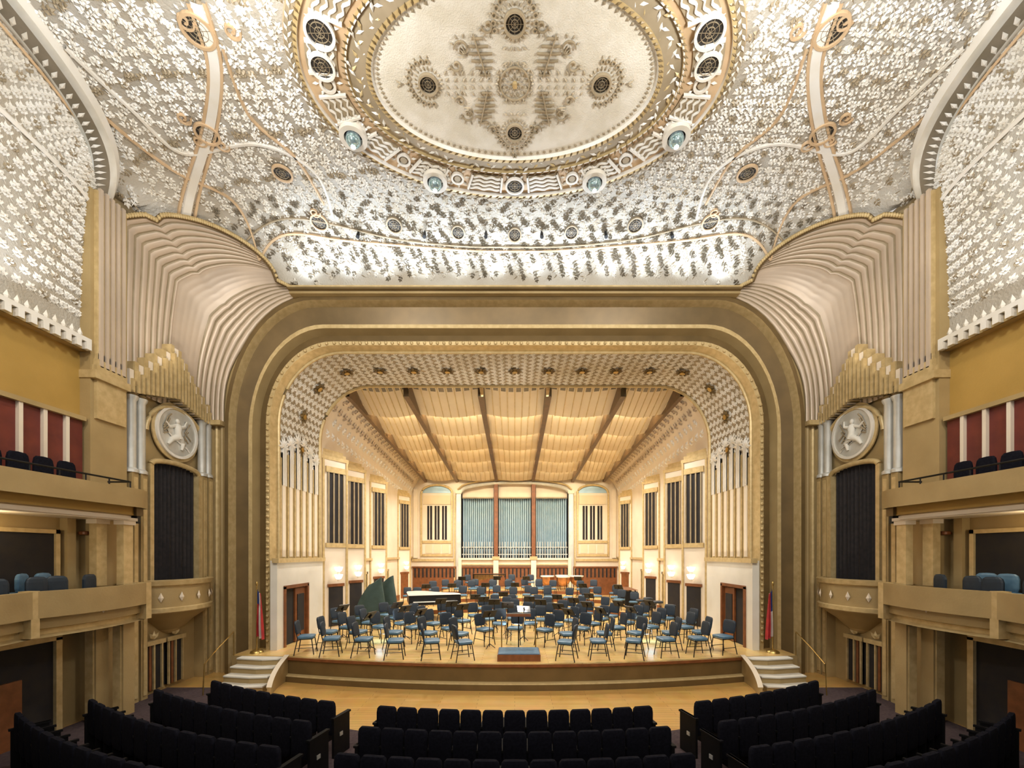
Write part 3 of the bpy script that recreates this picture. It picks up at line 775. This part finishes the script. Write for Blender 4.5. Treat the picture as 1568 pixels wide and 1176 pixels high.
# ---------------------------------------------------------------- stage shell
def zs(y): return 5.55-(y-13.8)*.062
for sg in (-1,1):
    b=B(); rows=[]
    for y in [13.8+12.2*i/12 for i in range(13)]:
        zt=zs(y); r=[(sg*6.45,y,-2.6),(sg*6.45,y,1.0),(sg*6.45,y,zt-1.6)]
        for k in range(1,9):
            a=pi/2*k/8; r.append((sg*(5.5+.95*cos(a)),y,zt-1.6+1.6*sin(a)))
        rows.append(r)
    b.grid(rows,CREAM)
    for y in [14.4+.42*i for i in range(27)]:
        zt=zs(y)
        for k in range(5):
            a=.05+.3*k; p=Vector((sg*(5.5+.95*cos(a)),y+.2*(k%2),zt-1.6+1.6*sin(a))); n=Vector((-sg*cos(a),0,-sin(a)))
            b.sprig(p,Vector((sg*-sin(a),.6 if k%2 else -.6,cos(a))),n,.3,PINKG if k>1 else LEAFL,.14,.05)
    b.build('wall_stage_'+('left' if sg<0 else 'right'),50)
    for Dk in (13.95,15.75,18.5,22.9):
        b=B()
        tri=[(6.45,Dk),(5.95,Dk+.85),(6.45,Dk+1.0)]
        def ppos(t,off,z):
            p=Vector((6.45-.5*t,Dk+.85*t)); n=Vector((-.85,-.5)).normalized()
            p=p+n*off; return (sg*p.x,p.y,z)
        pts=[(sg*x,y) for x,y in tri]
        b.grid([[(p[0],p[1],-2.6) for p in pts],[(p[0],p[1],3.2) for p in pts]],CREAM,True)
        for q,(zz,sh) in enumerate(((3.2,.0),(3.32,.1),(3.44,.2))):
            tt=[(6.47,Dk-.05+sh*.4),(5.9+sh,Dk+.85),(6.47,Dk+1.05-sh*.4)]
            P=[(sg*x,y) for x,y in tt]
            b.grid([[(p[0],p[1],zz-.02) for p in P],[(p[0],p[1],zz+.1) for p in P]],LGOLD,True); b.poly([(p[0],p[1],zz+.1) for p in P],LGOLD); b.poly([(p[0],p[1],zz-.02) for p in P],LGOLD)
        def slab(t0,t1,z0,z1,o,m):
            b.grid([[ppos(t0,0,z0),ppos(t0,o,z0),ppos(t1,o,z0),ppos(t1,0,z0)],[ppos(t0,0,z1),ppos(t0,o,z1),ppos(t1,o,z1),ppos(t1,0,z1)]],m)
            b.poly([ppos(t0,0,z1),ppos(t0,o,z1),ppos(t1,o,z1),ppos(t1,0,z1)],m)
        slab(.2,.85,.35,2.75,.02,DARK)
        for t in (.2,.4,.6,.8): slab(t,t+.05,.35,2.75,.05,TAUPE)
        slab(.12,.9,2.75,2.95,.06,LGOLD); slab(.12,.9,.2,.35,.06,LGOLD)
        slab(0,.07,-2.6,3.2,.04,LGOLD); slab(.93,1,-2.6,3.2,.04,LGOLD)
        slab(.25,.8,-2.5,-1.15,.03,DARK if Dk<20 else BROWN); slab(.2,.85,-1.15,-1.05,.05,BROWN)
        b.build('trim_shell_pilaster')
        b=B()
        c=ppos(.5,.19,-.55)
        for dz in (0,-.26):
            b.lathe(c[0],c[1],[(.02,c[2]-.1+dz),(.09,c[2]-.06+dz),(.13,c[2]+.04+dz),(.14,c[2]+.08+dz),(.11,c[2]+.08+dz)],14,GLOW)
        b.lathe(c[0],c[1],[(.05,c[2]-.4),(.05,c[2]+.12)],8,CREAM)
        b.build('wall_sconce',50)
    b=B()
    for (y0,y1) in ((17.0,17.9),(20.0,20.9),(24.3,25.2)):
        b.box(sg*6.38,sg*6.47,y0,y1,-2.6,-.9,DARK)
        b.box(sg*6.34,sg*6.47,y0-.1,y0,-2.6,-.8,LGOLD); b.box(sg*6.34,sg*6.47,y1,y1+.1,-2.6,-.8,LGOLD); b.box(sg*6.34,sg*6.47,y0-.1,y1+.1,-.9,-.8,LGOLD)
    b.box(sg*6.36,sg*6.46,15.0,26,-.32,-.22,LGOLD)
    b.box(sg*6.36,sg*6.46,14.9,26,-2.6,-2.3,BROWN)
    b.build('wall_shell_doors_'+('left' if sg<0 else 'right'))
b=B(); ribs=[-5.55,-3.6,-1.13,1.13,3.6,5.55]
NRW=6; rw=12.1/NRW
b.poly([(-6.5,13.8,zs(13.8)+.5),(6.5,13.8,zs(13.8)+.5),(6.5,26.2,zs(26.2)+.5),(-6.5,26.2,zs(26.2)+.5)],PANELC)
for i in range(5):
    x0,x1=ribs[i]+.08,ribs[i+1]-.08
    for r_ in range(NRW):
        ya=13.85+rw*r_; rows=[]
        for k in range(9):
            t=k/8; y=ya+rw*.84*t; z=zs(y)+.30-.56*t**.9
            rows.append([(x0+(x1-x0)*j/12,y,z-.12*sin(pi*j/12)) for j in range(13)])
        b.grid(rows,PANELC)
        last=rows[-1]; b.grid([last,[(p[0],p[1]+.03,p[2]+.05) for p in last],[(p[0],p[1]-.1,p[2]+.12) for p in last]],TAUPE)
        for k in range(1,8):
            x=x0+(x1-x0)*k/8
            b.ribbon([(x,rows[q][0][1],rows[q][0][2]-.12*sin(pi*k/8)) for q in range(9)],DN,.03,.03,LGOLD)
        if r_<2:
            for k in range(8):
                xa=x0+(x1-x0)*(k+.2)/8; xb=x0+(x1-x0)*(k+.8)/8
                q=[rows[1],rows[2]]; zf=lambda x: -.12*sin(pi*(x-x0)/(x1-x0))
                b.poly([(xa,q[0][0][1],q[0][0][2]+zf(xa)-.02),(xb,q[0][0][1],q[0][0][2]+zf(xb)-.02),(xb,q[1][0][1],q[1][0][2]+zf(xb)-.02),(xa,q[1][0][1],q[1][0][2]+zf(xa)-.02)],LEAF)
b.build('ceiling_stage_panels',40)
b=B()
for x in ribs:
    w=.09 if abs(x)<5 else .07
    b.grid([[(x-w,y,zs(y)+.2),(x-w,y,zs(y)-.36),(x+w,y,zs(y)-.36),(x+w,y,zs(y)+.2)] for y in [13.8+12.2*i/10 for i in range(11)]],RIBW)
b.build('trim_stage_ceiling_ribs')
# ---------------------------------------------------------------- back wall and organ
YB=26.0
b=B()
def archz(x,w,z0,z1): return z0+(z1-z0)*sqrt(max(0,1-(x/w)**2))
for sg in (-1,1): b.box(sg*3.45,sg*6.5,YB,YB+.2,-2.6,6,CREAM)
n_=24; rows=[[],[],[]]
for k in range(n_+1):
    x=-3.45+6.9*k/n_; z=archz(x,3.45,3.75,4.4)
    rows[0].append((x,YB+.2,z));rows[1].append((x,YB,z));rows[2].append((x,YB,6))
b.grid(rows,CREAM)
b.box(-3.45,3.45,YB,YB+1.8,-2.6,-.35,CREAM)
b.box(-3.6,3.6,YB+1.6,YB+1.7,-.4,5,DARK)
b.build('wall_stage_back')
b=B()
pts=[(-3.45+6.9*k/24,YB-.06,archz(-3.45+6.9*k/24,3.45,3.75,4.4)) for k in range(25)]
b.tube(pts,.1,8,SILC)
b.tube([(p[0]*1.03,p[1]-.05,p[2]+.2) for p in pts],.05,8,LGOLD)
for sg in (-1,1):
    b.box(sg*3.35,sg*3.62,YB-.15,YB+.1,-2.2,3.85,SILC); b.box(sg*3.3,sg*3.67,YB-.2,YB,3.7,3.9,CREAM)
    b.box(sg*3.7,sg*3.78,YB-.1,YB,-2.2,3.6,LGOLD)
    xc=4.85
    b.box(sg*(xc-.95),sg*(xc+.95),YB-.02,YB+.01,-.2,3.75,CREAM)
    for dx in (-1.0,.92): b.box(sg*(xc+dx),sg*(xc+dx+.1),YB-.12,YB,-.2,3.75,LGOLD)
    P=[(sg*(xc+.95*cos(pi*k/16)),YB-.08,3.75+.5*sin(pi*k/16)) for k in range(17)]
    b.tube(P,.07,8,LGOLD)
    b.poly([(p[0],YB-.03,p[2]) for p in P],PIPE)
    b.box(sg*(xc-.85),sg*(xc+.85),YB-.06,YB,3.05,3.6,PANELC)
    for q in range(3):
        x=xc-.62+.46*q
        b.box(sg*x,sg*(x+.3),YB-.05,YB,.85,2.95,DARK); b.box(sg*(x+.13),sg*(x+.17),YB-.08,YB,.85,2.95,LEAFL)
    for (z0,z1) in ((.62,.78),(-.2,-.05)): b.box(sg*(xc-.9),sg*(xc+.9),YB-.08,YB,z0,z1,LGOLD)
    for q in range(3):
        x=xc-.75+.52*q; b.box(sg*x,sg*(x+.42),YB-.05,YB,0,.55,PANELC)
    b.box(sg*3.8,sg*6.4,YB-.1,YB,-.5,-.35,LGOLD); b.box(sg*6.05,sg*6.3,YB-.12,YB,-.3,4.0,CREAM)
for x in (-1.17,1.17):
    b.box(x-.12,x+.12,YB-.1,YB+.2,-.35,4.3,BROWN); b.box(x-.16,x+.16,YB-.2,YB,-2.3,-.3,CREAM); b.box(x-.22,x+.22,YB-.25,YB,-.4,-.2,LGOLD)
for sg in (-1,1): b.box(sg*3.3,sg*3.5,YB-.2,YB,-2.3,-.3,CREAM)
b.box(-3.5,3.5,YB-.15,YB,-.42,-.3,CREAM); b.box(-3.5,3.5,YB-.1,YB,-.75,-.68,LGOLD)
b.build('trim_stage_back')
b=B()
b.box(-6.35,6.35,YB-.08,YB-.01,-2.6,-.85,BROWN)
for k in range(52):
    x=-6.2+12.4*k/51
    b.box(x-.045,x+.045,YB-.11,YB-.05,-1.5,-.95,DARK)
b.box(-6.4,6.4,YB-.14,YB-.01,-.9,-.82,BROWN)
b.build('wall_panelling_stage_back')
b=B()
for bay in range(3):
    x0=[-3.3,-1.03,1.33][bay]; x1=[-1.33,1.03,3.3][bay]
    n_=15
    for k in range(n_):
        x=x0+(x1-x0)*(k+.5)/n_; r=(x1-x0)/n_*.46; y=YB+.5+.12*sin(pi*k/(n_-1))
        b.lathe(x,y,[(r*.3,-.35),(r,.25),(r,3.5)],10,PIPE)
        b.box(x-r*.55,x+r*.55,y-r*1.05,y-r*.8,.28,.42,DARK)
    b.box(x0,x1,YB+.28,YB+.34,3.5,4.5,CREAM); b.box(x0,x1,YB+.2,YB+.36,3.45,3.53,TAUPE)
    for k in range(12):
        x=x0+(x1-x0)*(k+.5)/12
        b.cyl(x,YB+.12,-.35,.72,.025,6,SILC)
    b.box(x0,x1,YB+.09,YB+.15,.35,.4,SILC); b.box(x0,x1,YB+.09,YB+.15,-.1,-.05,SILC)
b.build('wall_organ_pipes',40)
# ---------------------------------------------------------------- risers
b=B()
PC=(0.0,10.3)
RS=((8.2,4.9,-2.42),(10.6,4.4,-2.25),(12.8,3.9,-2.08))
def riser(R0,x0,z1):
    pts=[]; a0=math.acos(min(1,x0/R0))
    for k in range(31):
        a=pi-a0-(pi-2*a0)*k/30; pts.append((PC[0]+R0*cos(a),PC[1]+R0*sin(a)))
    pts+= [(x0,25.85),(-x0,25.85)]
    b.grid([[(p[0],p[1],-2.59) for p in pts],[(p[0],p[1],z1) for p in pts]],BROWN,True); b.poly([(p[0],p[1],z1) for p in pts],WOODF)
for r_ in RS: riser(*r_)
b.build('floor_orchestra_risers')
# ---------------------------------------------------------------- chairs and stands
def chair_mesh():
    b=B()
    b.pillow((0,0,.5),(.24,.22,.045),BLUE,.4,16,7)
    bb=B(); bb.pillow((0,0,0),(.22,.035,.2),NAVY,.4,16,7); b.merge(bb,Matrix.Translation((0,-.25,.78))@Matrix.Rotation(.15,4,'X'))
    for sx in (-1,1):
        b.tube([(sx*.19,.17,.47),(sx*.23,.24,0)],.014,6,BLACK)
        b.tube([(sx*.24,-.29,0),(sx*.2,-.2,.47),(sx*.17,-.25,.65),(sx*.15,-.29,.9)],.014,6,BLACK)
        b.tube([(sx*.2,-.2,.45),(sx*.2,.17,.45)],.014,6,BLACK)
        b.tube([(sx*.215,.2,.2),(sx*.225,-.25,.2)],.01,6,BLACK)
    b.tube([(-.2,.18,.44),(.2,.18,.44)],.012,6,BLACK)
    return b.mesh('orchestra_chair',50)
def stand_mesh():
    b=B(); b.tube([(0,0,.05),(0,0,.95)],.013,6,BLACK)
    for k in range(3):
        a=2*pi*k/3+.5; b.tube([(0,0,.14),(.17*cos(a),.17*sin(a),.01)],.011,5,BLACK)
    M=Matrix.Translation((0,0,1.02))@Matrix.Rotation(math.radians(-38),4,'X')
    bb=B(); bb.box(-.21,.21,-.01,.01,-.12,.14,BLACK); bb.box(-.21,.21,-.06,.01,-.135,-.12,BLACK); bb.tube([(0,.03,-.08),(0,.03,.05)],.02,6,BLACK)
    b.merge(bb,M); return b.mesh('music_stand',50)
CH=chair_mesh(); ST=stand_mesh()
CS=.88
avoid=[(-5.3,16.0,1.4),(-3.3,16.9,1.7),(0,10.3,1.2),(5.2,15.8,1.3),(2.7,23.6,1.7),(5.55,20.4,1.4),(-1.5,24.7,1.4)]
def sz(x,y):
    r=math.hypot(x,y-PC[1]); z=-2.6
    for R0,x0,zz in RS:
        if r>R0+.32 and abs(x)<x0-.28: z=zz
    return z
def okriser(x,y):
    r=math.hypot(x,y-PC[1])
    for R0,x0,_ in RS:
        if abs(r-R0)<.32 and abs(x)<x0+.3: return False
        if r>R0-.3 and abs(abs(x)-x0)<.3: return False
    return True
placed=[]
def put(x,y,jit=True,back=.3):
    if any(math.hypot(x-p[0],y-p[1])<p[2] for p in avoid): return
    if abs(x)>5.6 or y>25.2 or y<lip(x)+back: return
    if any(math.hypot(x-p[0],y-p[1])<.62 for p in placed): return
    if not okriser(x,y): return
    placed.append((x,y))
    a=math.atan2(PC[1]+.3-y,PC[0]-x)-pi/2+(random.uniform(-.3,.3) if jit else 0)
    inst(CH,'orchestra_chair',x,y,sz(x,y)+.003,a,CS)
    return a
for sg in (-1,1):
    for k,xx in enumerate((1.25,2.05,2.95,3.8,4.65,5.4)):
        put(sg*xx,lip(xx)+.36+.06*(k%2))
stands=[]
for ri,r in enumerate([1.75,2.6,3.5,4.4,5.3,6.2,7.1,8.75,9.7,11.2,12.1,13.4]):
    sp=.9 if ri<7 else .8
    n_=int(pi*r/sp)
    for k in range(n_+1):
        th=.05+(pi-.1)*k/n_+random.uniform(-.02,.02)
        rr=r+random.uniform(-.08,.08)
        x=PC[0]+rr*cos(th); y=PC[1]+rr*sin(th)
        if random.random()<.08: continue
        if put(x,y) is not None and k%2==0:
            rs=r-.46; xs_=PC[0]+rs*cos(th+.06); ys_=PC[1]+rs*sin(th+.06)
            if ys_>lip(xs_)+.3 and not any(math.hypot(xs_-p[0],ys_-p[1])<.44 for p in placed) and not any(math.hypot(xs_-p[0],ys_-p[1])<.5 for p in stands) and okriser(xs_,ys_) and not any(math.hypot(xs_-p[0],ys_-p[1])<p[2]*.8 for p in avoid):
                stands.append((xs_,ys_)); inst(ST,'music_stand',xs_,ys_,sz(xs_,ys_)+.002,th-pi/2+pi,.92)
b=B()
b.box(-.42,.62,10.0,10.75,-2.6,-2.44,BROWN); b.box(-.4,.6,10.02,10.73,-2.44,-2.42,BLUE); b.build('conductor_podium')
b=B(); b.tube([(0.1,0,0),(0.1,0,.95)],.018,6,BLACK); b.box(-.22,.42,-.2,.25,.95,.98,BLACK); b.box(-.22,.42,-.22,-.2,.95,1.02,BROWN); b.lathe(.1,0,[(.22,0),(.22,.03),(.03,.06)],14,BLACK)
for sx in (-.35,.55): b.tube([(sx,-.1,0),(sx,-.1,.9),(sx,.1,.9),(sx,.1,0)],.014,6,BRASS)
b.build('conductor_stand',40,(0,11.05,-2.6))
b=B(); out=[(-1.0,-.7),(1.0,-.7),(1.0,-.2),(.85,.15),(.45,.35),(.1,.75),(-.2,1.25),(-.6,1.4),(-.95,1.2),(-1.0,.8)]
b.grid([[(p[0],p[1],.62) for p in out],[(p[0],p[1],.95) for p in out]],BLACK,True); b.poly([(p[0],p[1],.62) for p in out],BLACK)
b.poly([(p[0]*1.02,p[1]*1.02,.97) for p in out],SILC); b.poly([(p[0]*1.02,p[1]*1.02,.95) for p in out],BLACK)
b.box(-.9,.9,-.95,-.68,.62,.72,BLACK); b.box(-.85,.85,-.93,-.72,.72,.735,WHITE)
for p in ((-.85,-.6),(.85,-.6),(-.55,1.1)): b.lathe(p[0],p[1],[(.05,0),(.04,.1),(.07,.62)],10,BLACK)
b.build('grand_piano',30,(-3.3,16.9,-2.6)).rotation_euler=(0,0,.3)
for (x,y,r) in ((-5.35,15.4,.3),(-5.2,16.5,-.2)):
    b=B(); rows=[]
    for i in range(11):
        t=i/10; z=1.6*t; w=.42*(1-t)+.16+.1*sin(t*pi); off=.25*t*t
        rows.append([(off+w*cos(2*pi*j/20)*(1+.08*sin(j*2.5)),.26*(1-.35*t)*sin(2*pi*j/20)*(1+.08*cos(j*3)),z+ (.12*cos(2*pi*j/20) if i==10 else 0)) for j in range(20)])
    b.grid(rows,GREEN,True); b.poly(rows[-1],GREEN)
    b.build('covered_harp',60,(x,y,-2.6)).rotation_euler=(0,0,r)
for (x,y) in ((1.85,23.6),(2.75,24.2),(3.5,23.6),(2.7,23.1)):
    b=B(); b.lathe(0,0,[(.02,.25),(.2,.3),(.36,.5),(.38,.75)],20,COPPER); b.lathe(0,0,[(.39,.74),(.4,.8),(.38,.81),(.01,.81)],20,WHITE)
    for k in range(4):
        a=k*pi/2+.4; b.tube([(.38*cos(a),.38*sin(a),.74),(.3*cos(a),.3*sin(a),0)],.015,6,BLACK)
    b.build('timpani',50,(x,y,-2.08))
for (x,y,r,z) in ((5.55,20.4,1.45,-2.6),(-1.5,24.7,0,-2.08)):
    b=B()
    for k in range(30):
        xx=-.9+1.8*k/29; L=.32-.006*k; b.box(xx-.024,xx+.024,-L,L,.86,.88,BROWN)
        b.cyl(xx,.1,.4+.012*k,.84,.022,6,BRASS)
    for sy in (-.2,.2): b.box(-.98,.98,sy-.015,sy+.015,.82,.86,BLACK)
    for sx in (-.95,.95): b.box(sx-.02,sx+.02,-.3,.3,.0,.82,BLACK)
    b.build('marimba',None,(x,y,z)).rotation_euler=(0,0,r)
for (x,y) in ((4.9,15.2),(5.4,15.7),(4.9,16.2),(5.45,14.6),(5.4,16.9)):
    b=B(); b.pillow((0,0,.76),(.18,.18,.05),NAVY,.6)
    for k in range(4):
        a=k*pi/2+.7; b.tube([(.12*cos(a),.12*sin(a),.74),(.22*cos(a),.22*sin(a),0)],.015,6,BLACK)
    b.ann(Vector((0,0,.3)),EX,EY,Vector((0,0,1)),.17,.19,.02,BLACK,16)
    b.build('bass_stool',50,(x,y,-2.6))
for sg in (-1,1):
    b=B(); b.lathe(0,0,[(.16,0),(.15,.04),(.04,.1)],16,BRASS); b.tube([(0,0,.05),(0,0,1.75)],.018,8,BRASS); b.pillow((0,0,1.8),(.03,.03,.07),BRASS,1)
    rows=[]
    for i in range(19):
        t=i/18; z=1.66-1.2*t; w=.1+.09*t
        rows.append([(-sg*(.02+w*.8*(0.5-.5*cos(pi*j/12)))+.0,.05*sin(j*1.6+t*2)*(.4+t),z-.12*sin(pi*j/12*.5)) for j in range(13)])
    if sg<0: mf=lambda i,j:(FLAGB if i<5 and j<7 else (FLAGR if (j//2)%3 else FLAGW))
    else: mf=lambda i,j:(FLAGB if (i<8 and j<5) else (FLAGR if (j//2)%3!=1 else FLAGW))
    b.grid(rows,None,False,mf)
    b.build('flag_on_pole',60,(sg*6.75,10.9,-2.6))
# ---------------------------------------------------------------- audience seats
sb=B()
sb.pillow((0,-.02,.60),(.158,.035,.27),SEATM,.3,14,7)
sb.pillow((0,.17,.42),(.15,.17,.045),SEATM,.4,12,5)
sb.box(-.17,-.15,-.03,.3,.1,.6,SEATW); sb.box(-.18,-.14,-.05,.32,.6,.63,SEATW); sb.box(-.17,-.15,-.05,.1,0,.12,SEATW)
endb=B(); endb.box(-.02,.02,-.08,.3,0,.6,SEATW); endb.box(-.03,.03,-.1,.32,.6,.63,SEATW); endb.box(-.03,.03,.05,.12,.3,.36,SILC)
for k in range(8):
    R_=11.12+.74*k
    zf=-3.19
    def row(x0,x1):
        b=B()
        a0=math.asin(x0/R_); a1=math.asin(x1/R_); n_=max(1,round(R_*(a1-a0)/.335))
        for i in range(n_):
            a=a0+(a1-a0)*(i+.5)/n_
            M=Matrix.Translation((R_*sin(a),17.3-R_*cos(a),zf))@Matrix.Rotation(a,4,'Z')
            b.merge(sb,M)
        for a in (a0,a1):
            b.merge(endb,Matrix.Translation((R_*sin(a),17.3-R_*cos(a),zf))@Matrix.Rotation(a,4,'Z'))
        b.build('audience_seat_row',40)
    row(-2.1,2.1)
    xo=min(5.55+.62*k,7.3)
    row(-xo,-2.8); row(2.8,xo)
# ---------------------------------------------------------------- lights
def light(kind,name,loc,energy,col,size=.1,rot=None,**kw):
    l=bpy.data.lights.new(name,kind); l.energy=energy; l.color=col
    if kind=='AREA':
        l.shape='RECTANGLE'; l.size=size[0]; l.size_y=size[1]
    else: l.shadow_soft_size=size
    for k,v in kw.items(): setattr(l,k,v)
    o=bpy.data.objects.new(name,l); o.location=(loc[0],loc[1],loc[2]+EZ)
    if rot is not None:
        o.rotation_euler=Vector(rot).to_track_quat('-Z','Y').to_euler()
    sc.collection.objects.link(o); return o
for k in range(12):
    x=-5.4+10.8*k/11
    light('SPOT','cove_uplight',(x,10.82,6.97),95,(.74,.86,1.0),.08,(0,-.4,1),spot_size=2.35,spot_blend=1.0)
for sg in (-1,1):
    for y in (6.8,5.0): light('SPOT','vault_uplight',(sg*7.8,y,4.15),48,(.82,.89,1.0),.06,(sg*-.05,0,1),spot_size=2.2,spot_blend=.9)
    light('SPOT','squinch_uplight',(sg*7.2,8.8,3.6),100,(1,.9,.78),.1,(-.0*sg,.5,1),spot_size=1.8,spot_blend=.9)
for r_ in range(NRW):
    y=13.85+rw*r_-.1
    light('AREA','stage_strip_light',(0,y,zs(y)+.04),330 if r_ else 150,(1,.85,.58),(10.6,.05),(0,.9,.35))
for x in (-3.6,0,3.6):
    for y in (14.6,18.3,22.0):
        light('SPOT','stage_downlight',(x,y,zs(y)-.45),700,(1,.95,.86),.08,(0,.05,-1),spot_size=2.3,spot_blend=.6)
for x in (-4,0,4): light('SPOT','frieze_fill_spot',(x,12.4,-2.5),420,(1,.95,.86),.1,(0,.0,1),spot_size=2.0,spot_blend=.8)  # added fill aimed up to brighten the frieze soffit, no real footlights
for x in (-5,0,5):
    light('SPOT','auditorium_fill_spot',(x,1.0,7.6),900,(1,.9,.76),.3,(-x*.05,9,-4.8),spot_size=1.5,spot_blend=.7)  # added fill from out of view, brightens the proscenium and walls
for sg in (-1,1):
    light('POINT','ceiling_fill_point',(sg*3.6,4.7,6.3),560,(.98,.98,.96),.4)  # added fill above the frame to lift the ceiling, no chandelier hangs here
    light('POINT','box_lamp',(sg*7.9,6.2,.4),12,(1,.8,.5),.08)
    light('POINT','box_lamp',(sg*7.9,4.2,.4),12,(1,.8,.5),.08)
w=bpy.data.worlds.new('World'); sc.world=w; w.use_nodes=True
w.node_tree.nodes['Background'].inputs['Color'].default_value=(1,.94,.86,1); w.node_tree.nodes['Background'].inputs['Strength'].default_value=.65
try:
    sc.cycles.max_bounces=7; sc.cycles.diffuse_bounces=4; sc.cycles.glossy_bounces=2; sc.cycles.caustics_reflective=False; sc.cycles.caustics_refractive=False
except Exception as e: print(e)
# ---------------------------------------------------------------- camera
cam=bpy.data.cameras.new('camera'); co=bpy.data.objects.new('camera',cam); sc.collection.objects.link(co)
co.location=(0,0,EZ); co.rotation_euler=(pi/2,0,0); cam.sensor_width=36; cam.sensor_fit='HORIZONTAL'; cam.lens=F/2212*36
cam.shift_y=(CV-829.5)/2212; cam.shift_x=-(CU-1106)/2212; cam.clip_start=.05
sc.camera=co
try:
    sc.view_settings.view_transform='Standard'; sc.view_settings.look='None'
except Exception as e: print(e)
